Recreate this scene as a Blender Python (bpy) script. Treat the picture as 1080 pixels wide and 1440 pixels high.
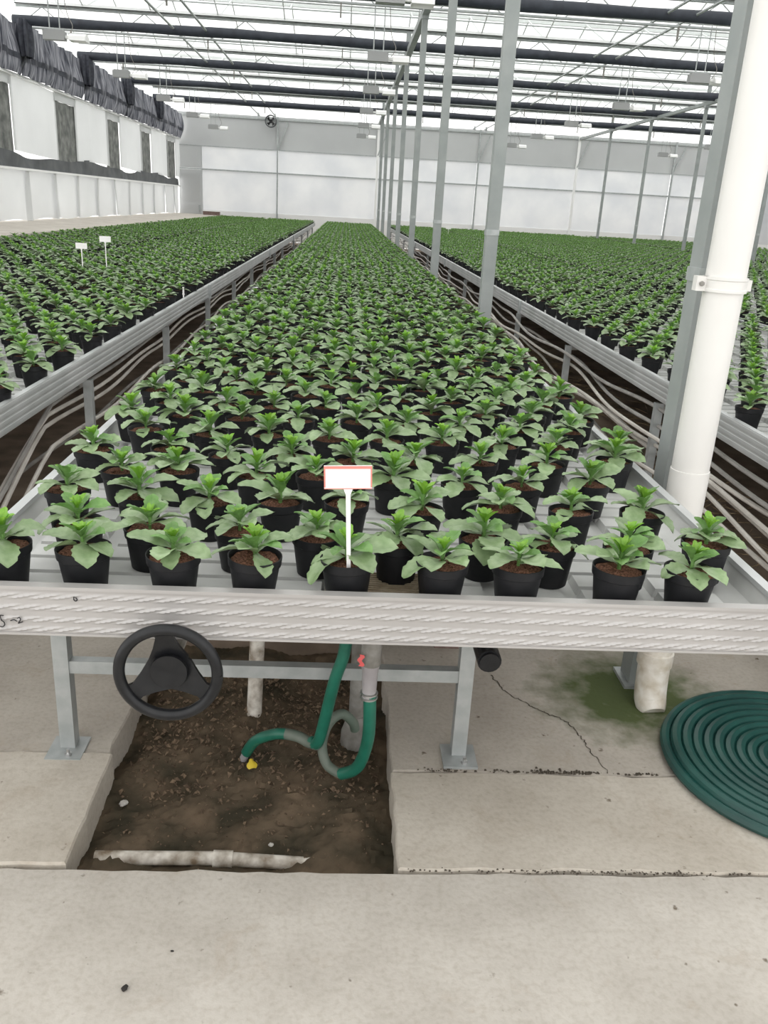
import bpy, bmesh, math, random
import numpy as np
from mathutils import Vector, Matrix
random.seed(7)
rng = np.random.default_rng(7)
PI = math.pi

# ------------------------------------------------------------------ clear
for o in list(bpy.data.objects):
    bpy.data.objects.remove(o, do_unlink=True)
scene = bpy.context.scene
COL = scene.collection

# ------------------------------------------------------------------ camera
F_PX = 1184.19
PITCH, YAW, ROLL = 0.347872, 0.0607037, 0.0571763
CAM = Vector((0.0, 0.0, 1.52))
fwd = Vector((math.sin(YAW) * math.cos(PITCH), math.cos(YAW) * math.cos(PITCH), -math.sin(PITCH)))
right = Vector((math.cos(YAW), -math.sin(YAW), 0))
up = right.cross(fwd)
r2 = math.cos(ROLL) * right + math.sin(ROLL) * up
u2 = -math.sin(ROLL) * right + math.cos(ROLL) * up
cd = bpy.data.cameras.new('camera')
cd.sensor_fit = 'VERTICAL'
cd.sensor_height = 36.0
cd.lens = F_PX / 1440 * 36.0
cd.clip_start = 0.05
cd.clip_end = 300
cam = bpy.data.objects.new('camera', cd)
COL.objects.link(cam)
M = Matrix((r2, u2, -fwd)).transposed().to_4x4()
M.translation = CAM
cam.matrix_world = M
scene.camera = cam

# ------------------------------------------------------------------ overcast sky, exposure
world = bpy.data.worlds.new('overcast_sky')
scene.world = world
world.use_nodes = True
wn = world.node_tree.nodes
wn['Background'].inputs[0].default_value = (1.0, 0.99, 0.97, 1)
wn['Background'].inputs[1].default_value = 1.3
scene.view_settings.view_transform = 'Standard'
scene.view_settings.look = 'None'
scene.view_settings.gamma = 1
scene.view_settings.use_curve_mapping = False
scene.view_settings.exposure = 0.55

# ------------------------------------------------------------------ materials
def new_mat(name):
    m = bpy.data.materials.new(name)
    m.use_nodes = True
    return m, m.node_tree.nodes, m.node_tree.links, m.node_tree.nodes['Principled BSDF']

def mat(name, col, rough=0.6, metal=0.0, col2=None, scale=20, bump=0.0, spec=0.5, detail=4, coord='Object', rnd=0.0):
    m, n, l, b = new_mat(name)
    b.inputs['Base Color'].default_value = (*col, 1)
    b.inputs['Roughness'].default_value = rough
    b.inputs['Metallic'].default_value = metal
    b.inputs['Specular IOR Level'].default_value = spec
    src = None
    if col2 is not None or bump:
        tc = n.new('ShaderNodeTexCoord')
        no = n.new('ShaderNodeTexNoise')
        no.inputs['Scale'].default_value = scale
        no.inputs['Detail'].default_value = detail
        l.new(tc.outputs[coord], no.inputs['Vector'])
        if col2 is not None:
            rp = n.new('ShaderNodeValToRGB')
            rp.color_ramp.elements[0].position = 0.35
            rp.color_ramp.elements[1].position = 0.68
            rp.color_ramp.elements[0].color = (*col, 1)
            rp.color_ramp.elements[1].color = (*col2, 1)
            l.new(no.outputs['Fac'], rp.inputs['Fac'])
            src = rp.outputs['Color']
            l.new(src, b.inputs['Base Color'])
        if bump:
            bp = n.new('ShaderNodeBump')
            bp.inputs['Strength'].default_value = bump
            bp.inputs['Distance'].default_value = 0.01
            l.new(no.outputs['Fac'], bp.inputs['Height'])
            l.new(bp.outputs['Normal'], b.inputs['Normal'])
    if rnd and src is not None:
        oi = n.new('ShaderNodeObjectInfo')
        mr = n.new('ShaderNodeMapRange')
        mr.inputs['To Min'].default_value = 1 - rnd
        mr.inputs['To Max'].default_value = 1 + rnd
        l.new(oi.outputs['Random'], mr.inputs['Value'])
        hs = n.new('ShaderNodeHueSaturation')
        l.new(mr.outputs['Result'], hs.inputs['Value'])
        l.new(src, hs.inputs['Color'])
        l.new(hs.outputs['Color'], b.inputs['Base Color'])
    return m

def leaf_mat(name, c1, c2, rough, trans):
    m = mat(name, c1, rough, 0, c2, 45, 0.25, 0.5, 3, 'Object', 0.16)
    n, l = m.node_tree.nodes, m.node_tree.links
    b = n['Principled BSDF']
    t = n.new('ShaderNodeBsdfTranslucent')
    src = b.inputs['Base Color'].links[0].from_socket
    l.new(src, t.inputs['Color'])
    mx = n.new('ShaderNodeMixShader')
    mx.inputs[0].default_value = trans
    l.new(b.outputs[0], mx.inputs[1])
    l.new(t.outputs[0], mx.inputs[2])
    l.new(mx.outputs[0], n['Material Output'].inputs[0])
    return m

def film_mat(name, col, trans, rough, spec=0.5, col2=None, scale=0.6):
    m = mat(name, col, rough, 0, col2 if col2 else col, scale, 0.0, spec)
    n, l = m.node_tree.nodes, m.node_tree.links
    b = n['Principled BSDF']
    t = n.new('ShaderNodeBsdfTranslucent')
    l.new(b.inputs['Base Color'].links[0].from_socket, t.inputs['Color'])
    mx = n.new('ShaderNodeMixShader')
    mx.inputs[0].default_value = trans
    l.new(b.outputs[0], mx.inputs[1])
    l.new(t.outputs[0], mx.inputs[2])
    l.new(mx.outputs[0], n['Material Output'].inputs[0])
    return m

def glass_mat(name, tint, refl):
    m = bpy.data.materials.new(name)
    m.use_nodes = True
    n, l = m.node_tree.nodes, m.node_tree.links
    n.remove(n['Principled BSDF'])
    t = n.new('ShaderNodeBsdfTransparent')
    t.inputs[0].default_value = (*tint, 1)
    g = n.new('ShaderNodeBsdfGlossy')
    g.inputs['Roughness'].default_value = 0.1
    mx = n.new('ShaderNodeMixShader')
    mx.inputs[0].default_value = refl
    l.new(t.outputs[0], mx.inputs[1])
    l.new(g.outputs[0], mx.inputs[2])
    l.new(mx.outputs[0], n['Material Output'].inputs[0])
    return m

def concrete_mat(name, c1, c2, moss=None):
    m, n, l, b = new_mat(name)
    b.inputs['Roughness'].default_value = 0.9
    b.inputs['Specular IOR Level'].default_value = 0.25
    geo = n.new('ShaderNodeNewGeometry')
    a = n.new('ShaderNodeTexNoise'); a.inputs['Scale'].default_value = 3.2; a.inputs['Detail'].default_value = 6
    a.inputs['Roughness'].default_value = 0.62
    f = n.new('ShaderNodeTexNoise'); f.inputs['Scale'].default_value = 70; f.inputs['Detail'].default_value = 5
    s = n.new('ShaderNodeTexNoise'); s.inputs['Scale'].default_value = 26; s.inputs['Detail'].default_value = 3
    for q in (a, f, s):
        l.new(geo.outputs['Position'], q.inputs['Vector'])
    r = n.new('ShaderNodeValToRGB')
    r.color_ramp.elements[0].position = 0.3; r.color_ramp.elements[1].position = 0.7
    r.color_ramp.elements[0].color = (*c1, 1); r.color_ramp.elements[1].color = (*c2, 1)
    l.new(a.outputs['Fac'], r.inputs['Fac'])
    fr = n.new('ShaderNodeValToRGB')
    fr.color_ramp.elements[0].position = 0.28; fr.color_ramp.elements[1].position = 0.55
    fr.color_ramp.elements[0].color = (0.84, 0.825, 0.80, 1); fr.color_ramp.elements[1].color = (1, 1, 1, 1)
    l.new(f.outputs['Fac'], fr.inputs['Fac'])
    mu = n.new('ShaderNodeMixRGB'); mu.blend_type = 'MULTIPLY'; mu.inputs[0].default_value = 0.8
    l.new(r.outputs[0], mu.inputs[1]); l.new(fr.outputs[0], mu.inputs[2])
    sr = n.new('ShaderNodeValToRGB')                      # small dark specks of dirt
    sr.color_ramp.elements[0].position = 0.24; sr.color_ramp.elements[1].position = 0.31
    sr.color_ramp.elements[0].color = (0.35, 0.31, 0.27, 1); sr.color_ramp.elements[1].color = (1, 1, 1, 1)
    l.new(s.outputs['Fac'], sr.inputs['Fac'])
    m2 = n.new('ShaderNodeMixRGB'); m2.blend_type = 'MULTIPLY'; m2.inputs[0].default_value = 1
    l.new(mu.outputs[0], m2.inputs[1]); l.new(sr.outputs[0], m2.inputs[2])
    st = n.new('ShaderNodeTexNoise'); st.inputs['Scale'].default_value = 7; st.inputs['Detail'].default_value = 7
    st.inputs['Roughness'].default_value = 0.7; st.inputs['Distortion'].default_value = 0.8
    l.new(geo.outputs['Position'], st.inputs['Vector'])
    sm_ = n.new('ShaderNodeMapRange')
    sm_.inputs['From Min'].default_value = 0.56; sm_.inputs['From Max'].default_value = 0.74; sm_.inputs['To Max'].default_value = 0.5
    l.new(st.outputs['Fac'], sm_.inputs['Value'])
    ms = n.new('ShaderNodeMixRGB'); ms.inputs[2].default_value = (0.36, 0.29, 0.22, 1)
    l.new(sm_.outputs[0], ms.inputs[0]); l.new(m2.outputs[0], ms.inputs[1])
    out = ms.outputs[0]
    if moss:                                              # algae stain round the down-pipe foot
        cx, cy, rx, ry = moss
        sub = n.new('ShaderNodeVectorMath'); sub.operation = 'SUBTRACT'
        sub.inputs[1].default_value = (cx, cy, 0)
        l.new(geo.outputs['Position'], sub.inputs[0])
        sc = n.new('ShaderNodeVectorMath'); sc.operation = 'MULTIPLY'
        sc.inputs[1].default_value = (1 / rx, 1 / ry, 0)
        l.new(sub.outputs[0], sc.inputs[0])
        ln = n.new('ShaderNodeVectorMath'); ln.operation = 'LENGTH'
        l.new(sc.outputs[0], ln.inputs[0])
        nn = n.new('ShaderNodeTexNoise'); nn.inputs['Scale'].default_value = 14; nn.inputs['Detail'].default_value = 5
        l.new(geo.outputs['Position'], nn.inputs['Vector'])
        ad = n.new('ShaderNodeMath'); ad.operation = 'MULTIPLY_ADD'
        ad.inputs[1].default_value = 0.9; ad.inputs[2].default_value = -0.45
        l.new(nn.outputs['Fac'], ad.inputs[0])
        sm = n.new('ShaderNodeMath'); sm.operation = 'ADD'
        l.new(ln.outputs['Value'], sm.inputs[0]); l.new(ad.outputs[0], sm.inputs[1])
        mr = n.new('ShaderNodeMapRange')
        mr.inputs['From Min'].default_value = 1.05; mr.inputs['From Max'].default_value = 0.45
        mr.inputs['To Max'].default_value = 0.92
        l.new(sm.outputs[0], mr.inputs['Value'])
        mm = n.new('ShaderNodeMixRGB')
        mm.inputs[2].default_value = (0.055, 0.085, 0.016, 1)
        l.new(mr.outputs[0], mm.inputs[0]); l.new(out, mm.inputs[1])
        out = mm.outputs[0]
    l.new(out, b.inputs['Base Color'])
    bp = n.new('ShaderNodeBump'); bp.inputs['Strength'].default_value = 0.25; bp.inputs['Distance'].default_value = 0.006
    l.new(f.outputs['Fac'], bp.inputs['Height'])
    l.new(bp.outputs[0], b.inputs['Normal'])
    return m

MT = {}
MT['leaf'] = leaf_mat('outer_leaf_grey_green', (0.16, 0.25, 0.105), (0.27, 0.365, 0.195), 0.34, 0.14)
MT['leaf_mid'] = leaf_mat('middle_leaf_green', (0.11, 0.235, 0.055), (0.19, 0.34, 0.11), 0.36, 0.18)
MT['leaf_young'] = leaf_mat('young_leaf_bright_green', (0.15, 0.34, 0.03), (0.25, 0.45, 0.06), 0.40, 0.22)
MT['pot'] = mat('black_pot_plastic', (0.009, 0.0095, 0.011), 0.5, 0, (0.015, 0.015, 0.017), 30, 0, 0.3)
MT['soil'] = mat('coir_soil', (0.07, 0.034, 0.02), 0.95, 0, (0.34, 0.165, 0.11), 260, 0.8, 0.2, 5)
MT['tray'] = mat('white_tray_plastic', (0.50, 0.505, 0.49), 0.5, 0, (0.60, 0.60, 0.59), 9)
MT['alu'] = mat('aluminium_rail', (0.40, 0.385, 0.375), 0.38, 0.25, (0.45, 0.435, 0.425), 5)
MT['alu_side'] = mat('aluminium_side_rail', (0.42, 0.435, 0.43), 0.45, 0.3, (0.52, 0.53, 0.53), 4)
MT['galv'] = mat('galvanised_steel', (0.36, 0.385, 0.385), 0.5, 0.35, (0.47, 0.49, 0.49), 18)
MT['galv_old'] = mat('weathered_galvanised_steel', (0.20, 0.19, 0.17), 0.65, 0.2, (0.34, 0.33, 0.31), 22)
MT['column'] = mat('grey_column_steel', (0.27, 0.295, 0.29), 0.55, 0.1, (0.33, 0.35, 0.345), 6)
MT['pvc'] = mat('white_pvc', (0.70, 0.685, 0.66), 0.35, 0, (0.75, 0.735, 0.71), 3)
MT['pvc_dirty'] = mat('dirty_white_pvc', (0.78, 0.75, 0.70), 0.45, 0, (0.52, 0.46, 0.37), 20)
MT['pvc_mud'] = mat('muddy_white_pvc', (0.84, 0.80, 0.73), 0.6, 0, (0.22, 0.165, 0.11), 22)
MT['pvc_grey'] = mat('grey_pvc', (0.33, 0.31, 0.32), 0.45, 0, (0.42, 0.40, 0.41), 12)
MT['black'] = mat('black_plastic', (0.007, 0.0075, 0.009), 0.36, 0, (0.013, 0.0135, 0.015), 40, 0, 0.35)
MT['hose'] = mat('green_hose', (0.012, 0.115, 0.075), 0.38, 0, (0.02, 0.17, 0.115), 14)
MT['hose_faded'] = mat('faded_green_hose', (0.10, 0.14, 0.11), 0.6, 0, (0.17, 0.19, 0.16), 14)
MT['coil'] = mat('dark_teal_hose', (0.008, 0.052, 0.046), 0.40, 0, (0.016, 0.09, 0.076), 7)
MT['tube'] = mat('grey_irrigation_tube', (0.55, 0.515, 0.47), 0.5, 0, (0.72, 0.69, 0.64), 8)
MT['tube_dark'] = mat('dusty_dark_tube', (0.26, 0.25, 0.235), 0.6, 0, (0.40, 0.385, 0.365), 8)
MT['dirt'] = mat('damp_soil', (0.052, 0.045, 0.030), 0.95, 0, (0.17, 0.125, 0.085), 8, 1.0, 0.2, 8, 'Object')
MT['ground'] = mat('aisle_soil', (0.17, 0.13, 0.10), 0.95, 0, (0.33, 0.26, 0.20), 4, 0.6, 0.2, 8, 'Object')
MT['litter'] = mat('dead_leaf_bits', (0.07, 0.045, 0.028), 0.9, 0, (0.24, 0.17, 0.11), 60)
MT['straw'] = mat('dry_straw', (0.22, 0.15, 0.08), 0.8, 0, (0.42, 0.32, 0.19), 30)
MT['conc_walk'] = concrete_mat('walkway_concrete', (0.44, 0.405, 0.36), (0.585, 0.55, 0.50))
MT['conc_slab'] = concrete_mat('slab_concrete', (0.45, 0.405, 0.345), (0.60, 0.555, 0.49))
MT['conc_back'] = concrete_mat('rear_slab_concrete', (0.40, 0.36, 0.315), (0.53, 0.49, 0.435), (1.02, 2.45, 0.34, 0.32))
MT['crack'] = mat('crack_dirt', (0.05, 0.04, 0.03), 1.0, 0, (0.10, 0.085, 0.065), 60)
MT['film'] = film_mat('white_wall_film', (0.66, 0.67, 0.67), 0.22, 0.45, 0.4, (0.74, 0.75, 0.75))
MT['film_back'] = film_mat('translucent_end_film', (0.66, 0.675, 0.70), 0.21, 0.2, 0.6, (0.78, 0.785, 0.79), 0.9)
MT['band'] = film_mat('grey_end_panel', (0.56, 0.57, 0.575), 0.25, 0.6, 0.3, (0.62, 0.63, 0.63))
MT['mesh'] = mat('grey_window_mesh', (0.10, 0.105, 0.10), 0.8, 0, (0.26, 0.265, 0.25), 5)
MT['cloth'] = mat('black_shade_cloth', (0.018, 0.020, 0.030), 0.75, 0, (0.05, 0.054, 0.07), 12)
MT['cloth_net'] = film_mat('dark_shade_net', (0.035, 0.038, 0.05), 0.35, 0.8, 0.2, (0.28, 0.285, 0.31), 6)
_n, _l = MT['cloth_net'].node_tree.nodes, MT['cloth_net'].node_tree.links
_no = [q for q in _n if q.bl_idname == 'ShaderNodeTexNoise'][0]
_tc = [q for q in _n if q.bl_idname == 'ShaderNodeTexCoord'][0]
_mp = _n.new('ShaderNodeMapping')
_mp.inputs['Scale'].default_value = (1, 3.0, 0.35)
_mp.inputs['Rotation'].default_value = (0.35, 0, 0)
_l.new(_tc.outputs['Object'], _mp.inputs['Vector']); _l.new(_mp.outputs[0], _no.inputs['Vector'])
MT['screen'] = mat('folded_black_screen', (0.016, 0.020, 0.030), 0.6, 0, (0.03, 0.036, 0.05), 6)
MT['flap'] = mat('dark_grey_flap', (0.075, 0.08, 0.085), 0.7, 0, (0.12, 0.125, 0.13), 3)
MT['glass'] = glass_mat('roof_glass', (0.955, 0.97, 0.965), 0.04)
MT['gutter'] = mat('roof_gutter_steel', (0.80, 0.81, 0.81), 0.5, 0.0)
MT['lamp_box'] = mat('grey_ballast', (0.33, 0.335, 0.335), 0.5, 0.2)
MT['white'] = mat('white_enamel', (0.86, 0.86, 0.85), 0.35)
MT['tag'] = mat('white_label_plastic', (0.90, 0.88, 0.88), 0.35)
MT['tag_pink'] = mat('red_label_border', (0.72, 0.24, 0.20), 0.4)
MT['ink'] = mat('black_marker_ink', (0.012, 0.012, 0.014), 0.6)
MT['jute'] = mat('brown_mat_mesh', (0.22, 0.17, 0.11), 0.8, 0, (0.34, 0.28, 0.20), 50)
MT['pink'] = mat('pink_tape', (0.75, 0.12, 0.12), 0.5)
MT['yellow'] = mat('yellow_petal', (0.70, 0.52, 0.04), 0.5)
MT['stone'] = mat('pale_stone', (0.45, 0.43, 0.40), 0.8, 0, (0.6, 0.58, 0.54), 60)
MT['block'] = mat('brown_block', (0.15, 0.10, 0.085), 0.9, 0, (0.24, 0.17, 0.15), 20)
MT['steel'] = mat('bright_steel', (0.6, 0.6, 0.6), 0.3, 0.9)
MT['rust'] = mat('dark_bit', (0.02, 0.017, 0.015), 0.8)

# ------------------------------------------------------------------ mesh helpers
class MB:
    def __init__(s):
        s.v, s.f, s.m = [], [], []
    def add(s, vs, fs, mi=0):
        b = len(s.v)
        s.v += [tuple(v) for v in vs]
        s.f += [tuple(i + b for i in f) for f in fs]
        s.m += [mi] * len(fs)
        return s
    def box(s, x0, x1, y0, y1, z0, z1, mi=0):
        vs = [(x, y, z) for z in (z0, z1) for y in (y0, y1) for x in (x0, x1)]
        return s.add(vs, [(0, 2, 3, 1), (4, 5, 7, 6), (0, 1, 5, 4), (2, 6, 7, 3), (0, 4, 6, 2), (1, 3, 7, 5)], mi)
    def cbox(s, c, d, mi=0):
        return s.box(c[0] - d[0] / 2, c[0] + d[0] / 2, c[1] - d[1] / 2, c[1] + d[1] / 2, c[2] - d[2] / 2, c[2] + d[2] / 2, mi)
    def tube(s, path, r, n=8, mi=0, cap=True):
        P = [Vector(p) for p in path]
        rr = r if isinstance(r, (list, tuple)) else [r] * len(P)
        T = []
        for i in range(len(P)):
            a, b = P[max(0, i - 1)], P[min(len(P) - 1, i + 1)]
            T.append((b - a).normalized())
        ref = Vector((0, 0, 1)) if abs(T[0].z) < 0.9 else Vector((1, 0, 0))
        N = (ref - ref.dot(T[0]) * T[0]).normalized()
        vs, fs = [], []
        for i, p in enumerate(P):
            if i:
                N = (N - N.dot(T[i]) * T[i])
                N = N.normalized() if N.length > 1e-6 else Vector((1, 0, 0))
            B = T[i].cross(N)
            for k in range(n):
                a = 2 * PI * k / n
                vs.append(p + rr[i] * (math.cos(a) * N + math.sin(a) * B))
        for i in range(len(P) - 1):
            for k in range(n):
                k2 = (k + 1) % n
                fs.append((i * n + k, i * n + k2, (i + 1) * n + k2, (i + 1) * n + k))
        if cap:
            fs.append(tuple(range(n - 1, -1, -1)))
            fs.append(tuple((len(P) - 1) * n + k for k in range(n)))
        return s.add(vs, fs, mi)
    def bar(s, a, b, w, h=None, mi=0):
        a, b = Vector(a), Vector(b)
        h = h or w
        t = (b - a).normalized()
        ref = Vector((0, 0, 1)) if abs(t.z) < 0.95 else Vector((0, 1, 0))
        x = t.cross(ref).normalized(); y = x.cross(t)
        vs = [p + sx * x * w / 2 + sy * y * h / 2 for p in (a, b) for sx, sy in ((-1, -1), (1, -1), (1, 1), (-1, 1))]
        return s.add(vs, [(3, 2, 1, 0), (4, 5, 6, 7), (0, 1, 5, 4), (1, 2, 6, 5), (2, 3, 7, 6), (3, 0, 4, 7)], mi)
    def lathe(s, prof, n=20, c=(0, 0, 0), mi=0, cap=True):
        vs, fs = [], []
        for r, z in prof:
            for k in range(n):
                a = 2 * PI * k / n
                vs.append((c[0] + r * math.cos(a), c[1] + r * math.sin(a), c[2] + z))
        for i in range(len(prof) - 1):
            for k in range(n):
                k2 = (k + 1) % n
                fs.append((i * n + k, i * n + k2, (i + 1) * n + k2, (i + 1) * n + k))
        if cap:
            fs.append(tuple(range(n - 1, -1, -1)))
            fs.append(tuple((len(prof) - 1) * n + k for k in range(n)))
        return s.add(vs, fs, mi)
    def grid(s, fn, nu, nv, mi=0):
        vs = [fn(i / nu, j / nv) for j in range(nv + 1) for i in range(nu + 1)]
        fs = [(j * (nu + 1) + i, j * (nu + 1) + i + 1, (j + 1) * (nu + 1) + i + 1, (j + 1) * (nu + 1) + i)
              for j in range(nv) for i in range(nu)]
        return s.add(vs, fs, mi)
    def mesh(s, name, mats, smooth=False):
        me = bpy.data.meshes.new(name)
        me.from_pydata(s.v, [], s.f)
        for m in (mats if isinstance(mats, (list, tuple)) else [mats]):
            me.materials.append(MT[m])
        me.polygons.foreach_set('material_index', s.m)
        if smooth:
            me.polygons.foreach_set('use_smooth', [True] * len(s.f))
            try:
                me.set_sharp_from_angle(angle=math.radians(40))
            except Exception:
                pass
        me.update()
        return me

def obj(name, me, parent=None, loc=None, rot=None, scale=None):
    o = bpy.data.objects.new(name, me)
    COL.objects.link(o)
    if parent is not None:
        o.parent = parent
    if loc is not None: o.location = loc
    if rot is not None: o.rotation_euler = rot
    if scale is not None: o.scale = (scale, scale, scale) if not isinstance(scale, tuple) else scale
    return o

def tag(o, label, cat, group=None, kind=None):
    o['label'] = label
    o['category'] = cat
    if group: o['group'] = group
    if kind: o['kind'] = kind
    return o

def thing(name, label, cat, loc=(0, 0, 0), rz=0, group=None, kind=None):
    return tag(obj(name, None, None, loc, (0, 0, rz)), label, cat, group, kind)

def struct(name, me, label, cat, parent=None):
    o = obj(name, me, parent)
    return tag(o, label, cat, None, 'structure')

def smooth_path(pts, n=8):
    P = [Vector(p) for p in pts]
    out = []
    for i in range(len(P) - 1):
        p0, p1, p2, p3 = P[max(i - 1, 0)], P[i], P[i + 1], P[min(i + 2, len(P) - 1)]
        for k in range(n):
            t = k / n
            out.append(0.5 * ((2 * p1) + (p2 - p0) * t + (2 * p0 - 5 * p1 + 4 * p2 - p3) * t * t + (3 * p1 - p0 - 3 * p2 + p3) * t ** 3))
    out.append(P[-1])
    return out

ORD = ['first', 'second', 'third', 'fourth', 'fifth', 'sixth', 'seventh', 'eighth', 'ninth', 'tenth', 'eleventh', 'twelfth', 'thirteenth', 'fourteenth', 'fifteenth',
       'sixteenth', 'seventeenth', 'eighteenth', 'nineteenth', 'twentieth', 'twenty-first', 'twenty-second', 'twenty-third', 'twenty-fourth',
       'twenty-fifth', 'twenty-sixth', 'twenty-seventh', 'twenty-eighth', 'twenty-ninth', 'thirtieth']

# ================================================================== THE SETTING
XL, XR, YB = -6.4, 16.3, 34.6          # left wall, right wall, end wall
COLY = [2.55 + 4.0 * k for k in range(8)]
COLX = [1.08, 8.75]

# ---- ground: soil everywhere, dug-out bed under the bench front, concrete slabs on top
PX0, PX1, PY0, PY1 = -0.61, 0.18, 1.63, 3.3
PIT = -0.10
b = MB()
b.box(XL - 0.3, XR, 2.86, YB + 0.2, -0.3, -0.02)
ground = struct('floor', b.mesh('floor', 'ground'), 'brown bare soil floor in the aisles under the growing benches', 'floor')

def pit_fn(u, v):
    x = PX0 - 0.03 + u * (PX1 - PX0 + 0.06); y = PY0 - 0.03 + v * 1.35
    z = PIT + 0.012 * math.sin(9 * x + 4 * y) + 0.010 * math.sin(23 * x - 17 * y) + random.uniform(-0.006, 0.006)
    return (x, y, z)
b = MB().grid(pit_fn, 70, 110)
obj('soil_bed', b.mesh('soil_bed', 'dirt', True), ground)['label'] = 'dark damp soil in the dug-out bed'
b = MB()
for i in range(3200):
    x = random.uniform(PX0 + 0.02, PX1 - 0.02)
    y = PY0 + 0.06 + (PY1 - 0.65 - PY0) * random.random() ** 0.6
    s = (0.002 + 0.009 * random.random() ** 2.5) * (0.7 if y < 2.0 else 1.2)
    z = PIT + 0.012 * math.sin(9 * x + 4 * y) + 0.010 * math.sin(23 * x - 17 * y) + s * 0.5
    a = random.uniform(0, PI)
    c, d = math.cos(a) * s, math.sin(a) * s
    e = random.uniform(0.2, 0.7)
    b.add([(x - c, y - d, z), (x + d * e, y - c * e, z + random.uniform(-.2, .8) * s), (x + c, y + d, z + .3 * s),
           (x - d * e, y + c * e, z + random.uniform(0, 1) * s), (x, y, z + s * .8)],
          [(0, 1, 4), (1, 2, 4), (2, 3, 4), (3, 0, 4)])
o = obj('dead_leaf_litter', b.mesh('dead_leaf_litter', 'litter'), ground)
o['kind'] = 'stuff'

def slab(name, x0, x1, y0, y1, z1, m, label, wob=0.006, seed=1, z0=-0.22):
    R = random.Random(seed)
    ring = []
    def edge(a, bb, n):
        for i in range(n):
            t = i / n
            x = a[0] + (bb[0] - a[0]) * t; y = a[1] + (bb[1] - a[1]) * t
            ring.append((x + (R.uniform(-wob, wob) if i else 0), y + (R.uniform(-wob, wob) if i else 0)))
    nx = max(2, int((x1 - x0) / 0.05)); ny = max(2, int((y1 - y0) / 0.05))
    edge((x0, y0), (x1, y0), nx); edge((x1, y0), (x1, y1), ny); edge((x1, y1), (x0, y1), nx); edge((x0, y1), (x0, y0), ny)
    n = len(ring); cx, cy = (x0 + x1) / 2, (y0 + y1) / 2
    bb = MB()
    vs = [(x, y, z0) for x, y in ring] + [(x, y, z1 - 0.006) for x, y in ring]
    vs += [(x + (0.004 if x < cx else -0.004), y + (0.004 if y < cy else -0.004), z1) for x, y in ring]
    fs = []
    for k in range(n):
        k2 = (k + 1) % n
        fs += [(k, k2, n + k2, n + k), (n + k, n + k2, 2 * n + k2, 2 * n + k)]
    fs.append(tuple(2 * n + k for k in range(n)))
    bb.add(vs, fs)
    o = obj(name, bb.mesh(name, m), ground)
    o['label'] = label
    return o
slab('concrete_slab', -3.2, 4.0, -2.4, 1.622, 0.0, 'conc_walk', 'pale concrete walkway across the foreground', 0.005, 3)
slab('concrete_slab', PX1 + 0.004, 4.0, 1.632, 2.006, 0.002, 'conc_slab', 'beige concrete slab right of the soil bed', 0.005, 4)
slab('concrete_slab', PX1 + 0.008, 4.0, 2.012, 2.86, 0.0, 'conc_back', 'rear concrete slab with green algae stain', 0.006, 5)
slab('concrete_slab', -3.2, PX0 - 0.004, 1.632, 2.062, 0.006, 'conc_slab', 'thick concrete slab left of the soil bed', 0.003, 6)
slab('concrete_slab', -3.2, PX0 - 0.012, 2.068, 2.86, 0.0, 'conc_back', 'rear concrete slab under the left bench leg', 0.006, 8)

# crack running over the right rear slab, dirt-filled seam patches
def ribbon(pts, w, z, seed):
    R = random.Random(seed)
    P = smooth_path([(x, y, z) for x, y in pts], 10)
    P = [p + Vector((R.uniform(-.005, .005), R.uniform(-.005, .005), 0)) for p in P]
    bb = MB()
    vs, fs = [], []
    for i, p in enumerate(P):
        t = (P[min(i + 1, len(P) - 1)] - P[max(i - 1, 0)]).normalized()
        nrm = Vector((-t.y, t.x, 0))
        ww = w * R.uniform(0.35, 1.2)
        vs += [p + nrm * ww, p - nrm * ww + Vector((0, 0, 0)), ]
    for i in range(len(P) - 1):
        fs.append((2 * i, 2 * i + 1, 2 * i + 3, 2 * i + 2))
    return bb.add(vs, fs)
cr = ribbon([(0.56, 2.551), (0.60, 2.44), (0.655, 2.375), (0.70, 2.33), (0.765, 2.27), (0.79, 2.18), (0.80, 2.11), (0.822, 2.02)], 0.0022, 0.0012, 5)
obj('concrete_crack', cr.mesh('concrete_crack', 'crack'), ground)['label'] = 'thin dark crack across the rear slab'
b = MB()
for i in range(240):
    t = random.random()
    cx = random.choice([0.53, 0.62, 0.66, 0.70, 0.74, 0.35, 0.9])
    x = random.gauss(cx, 0.035); y = 2.012 + abs(random.gauss(0, 0.007)); s = random.uniform(.001, .005)
    b.add([(x - s, y - s, .001), (x + s, y - s * .6, .001), (x + s * .7, y + s, .001), (x - s * .6, y + s, .001), (x, y, .001 + s)],
          [(0, 1, 4), (1, 2, 4), (2, 3, 4), (3, 0, 4)])
for i in range(260):
    x = random.uniform(.2, 1.9) if i % 3 else random.gauss(.72, .12)
    y = 1.627 + random.gauss(0, .004); q = random.uniform(.001, .0035)
    b.add([(x - q, y - q, .001), (x + q, y - q * .6, .001), (x + q * .7, y + q, .001), (x - q * .6, y + q, .001), (x, y, .001 + q)],
          [(0, 1, 4), (1, 2, 4), (2, 3, 4), (3, 0, 4)])
o = obj('seam_dirt', b.mesh('seam_dirt', 'crack'), ground); o['kind'] = 'stuff'

# ---- left raised ledge
b = MB(); b.box(XL - 0.2, -4.72, 9.0, YB - 0.05, 0, 0.855); b.box(XL - 0.2, -4.69, 9.0, YB - 0.05, 0.80, 0.86)
struct('trim_1', b.mesh('ledge', 'conc_walk'), 'raised pale concrete ledge along the left film wall', 'ledge')

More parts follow.
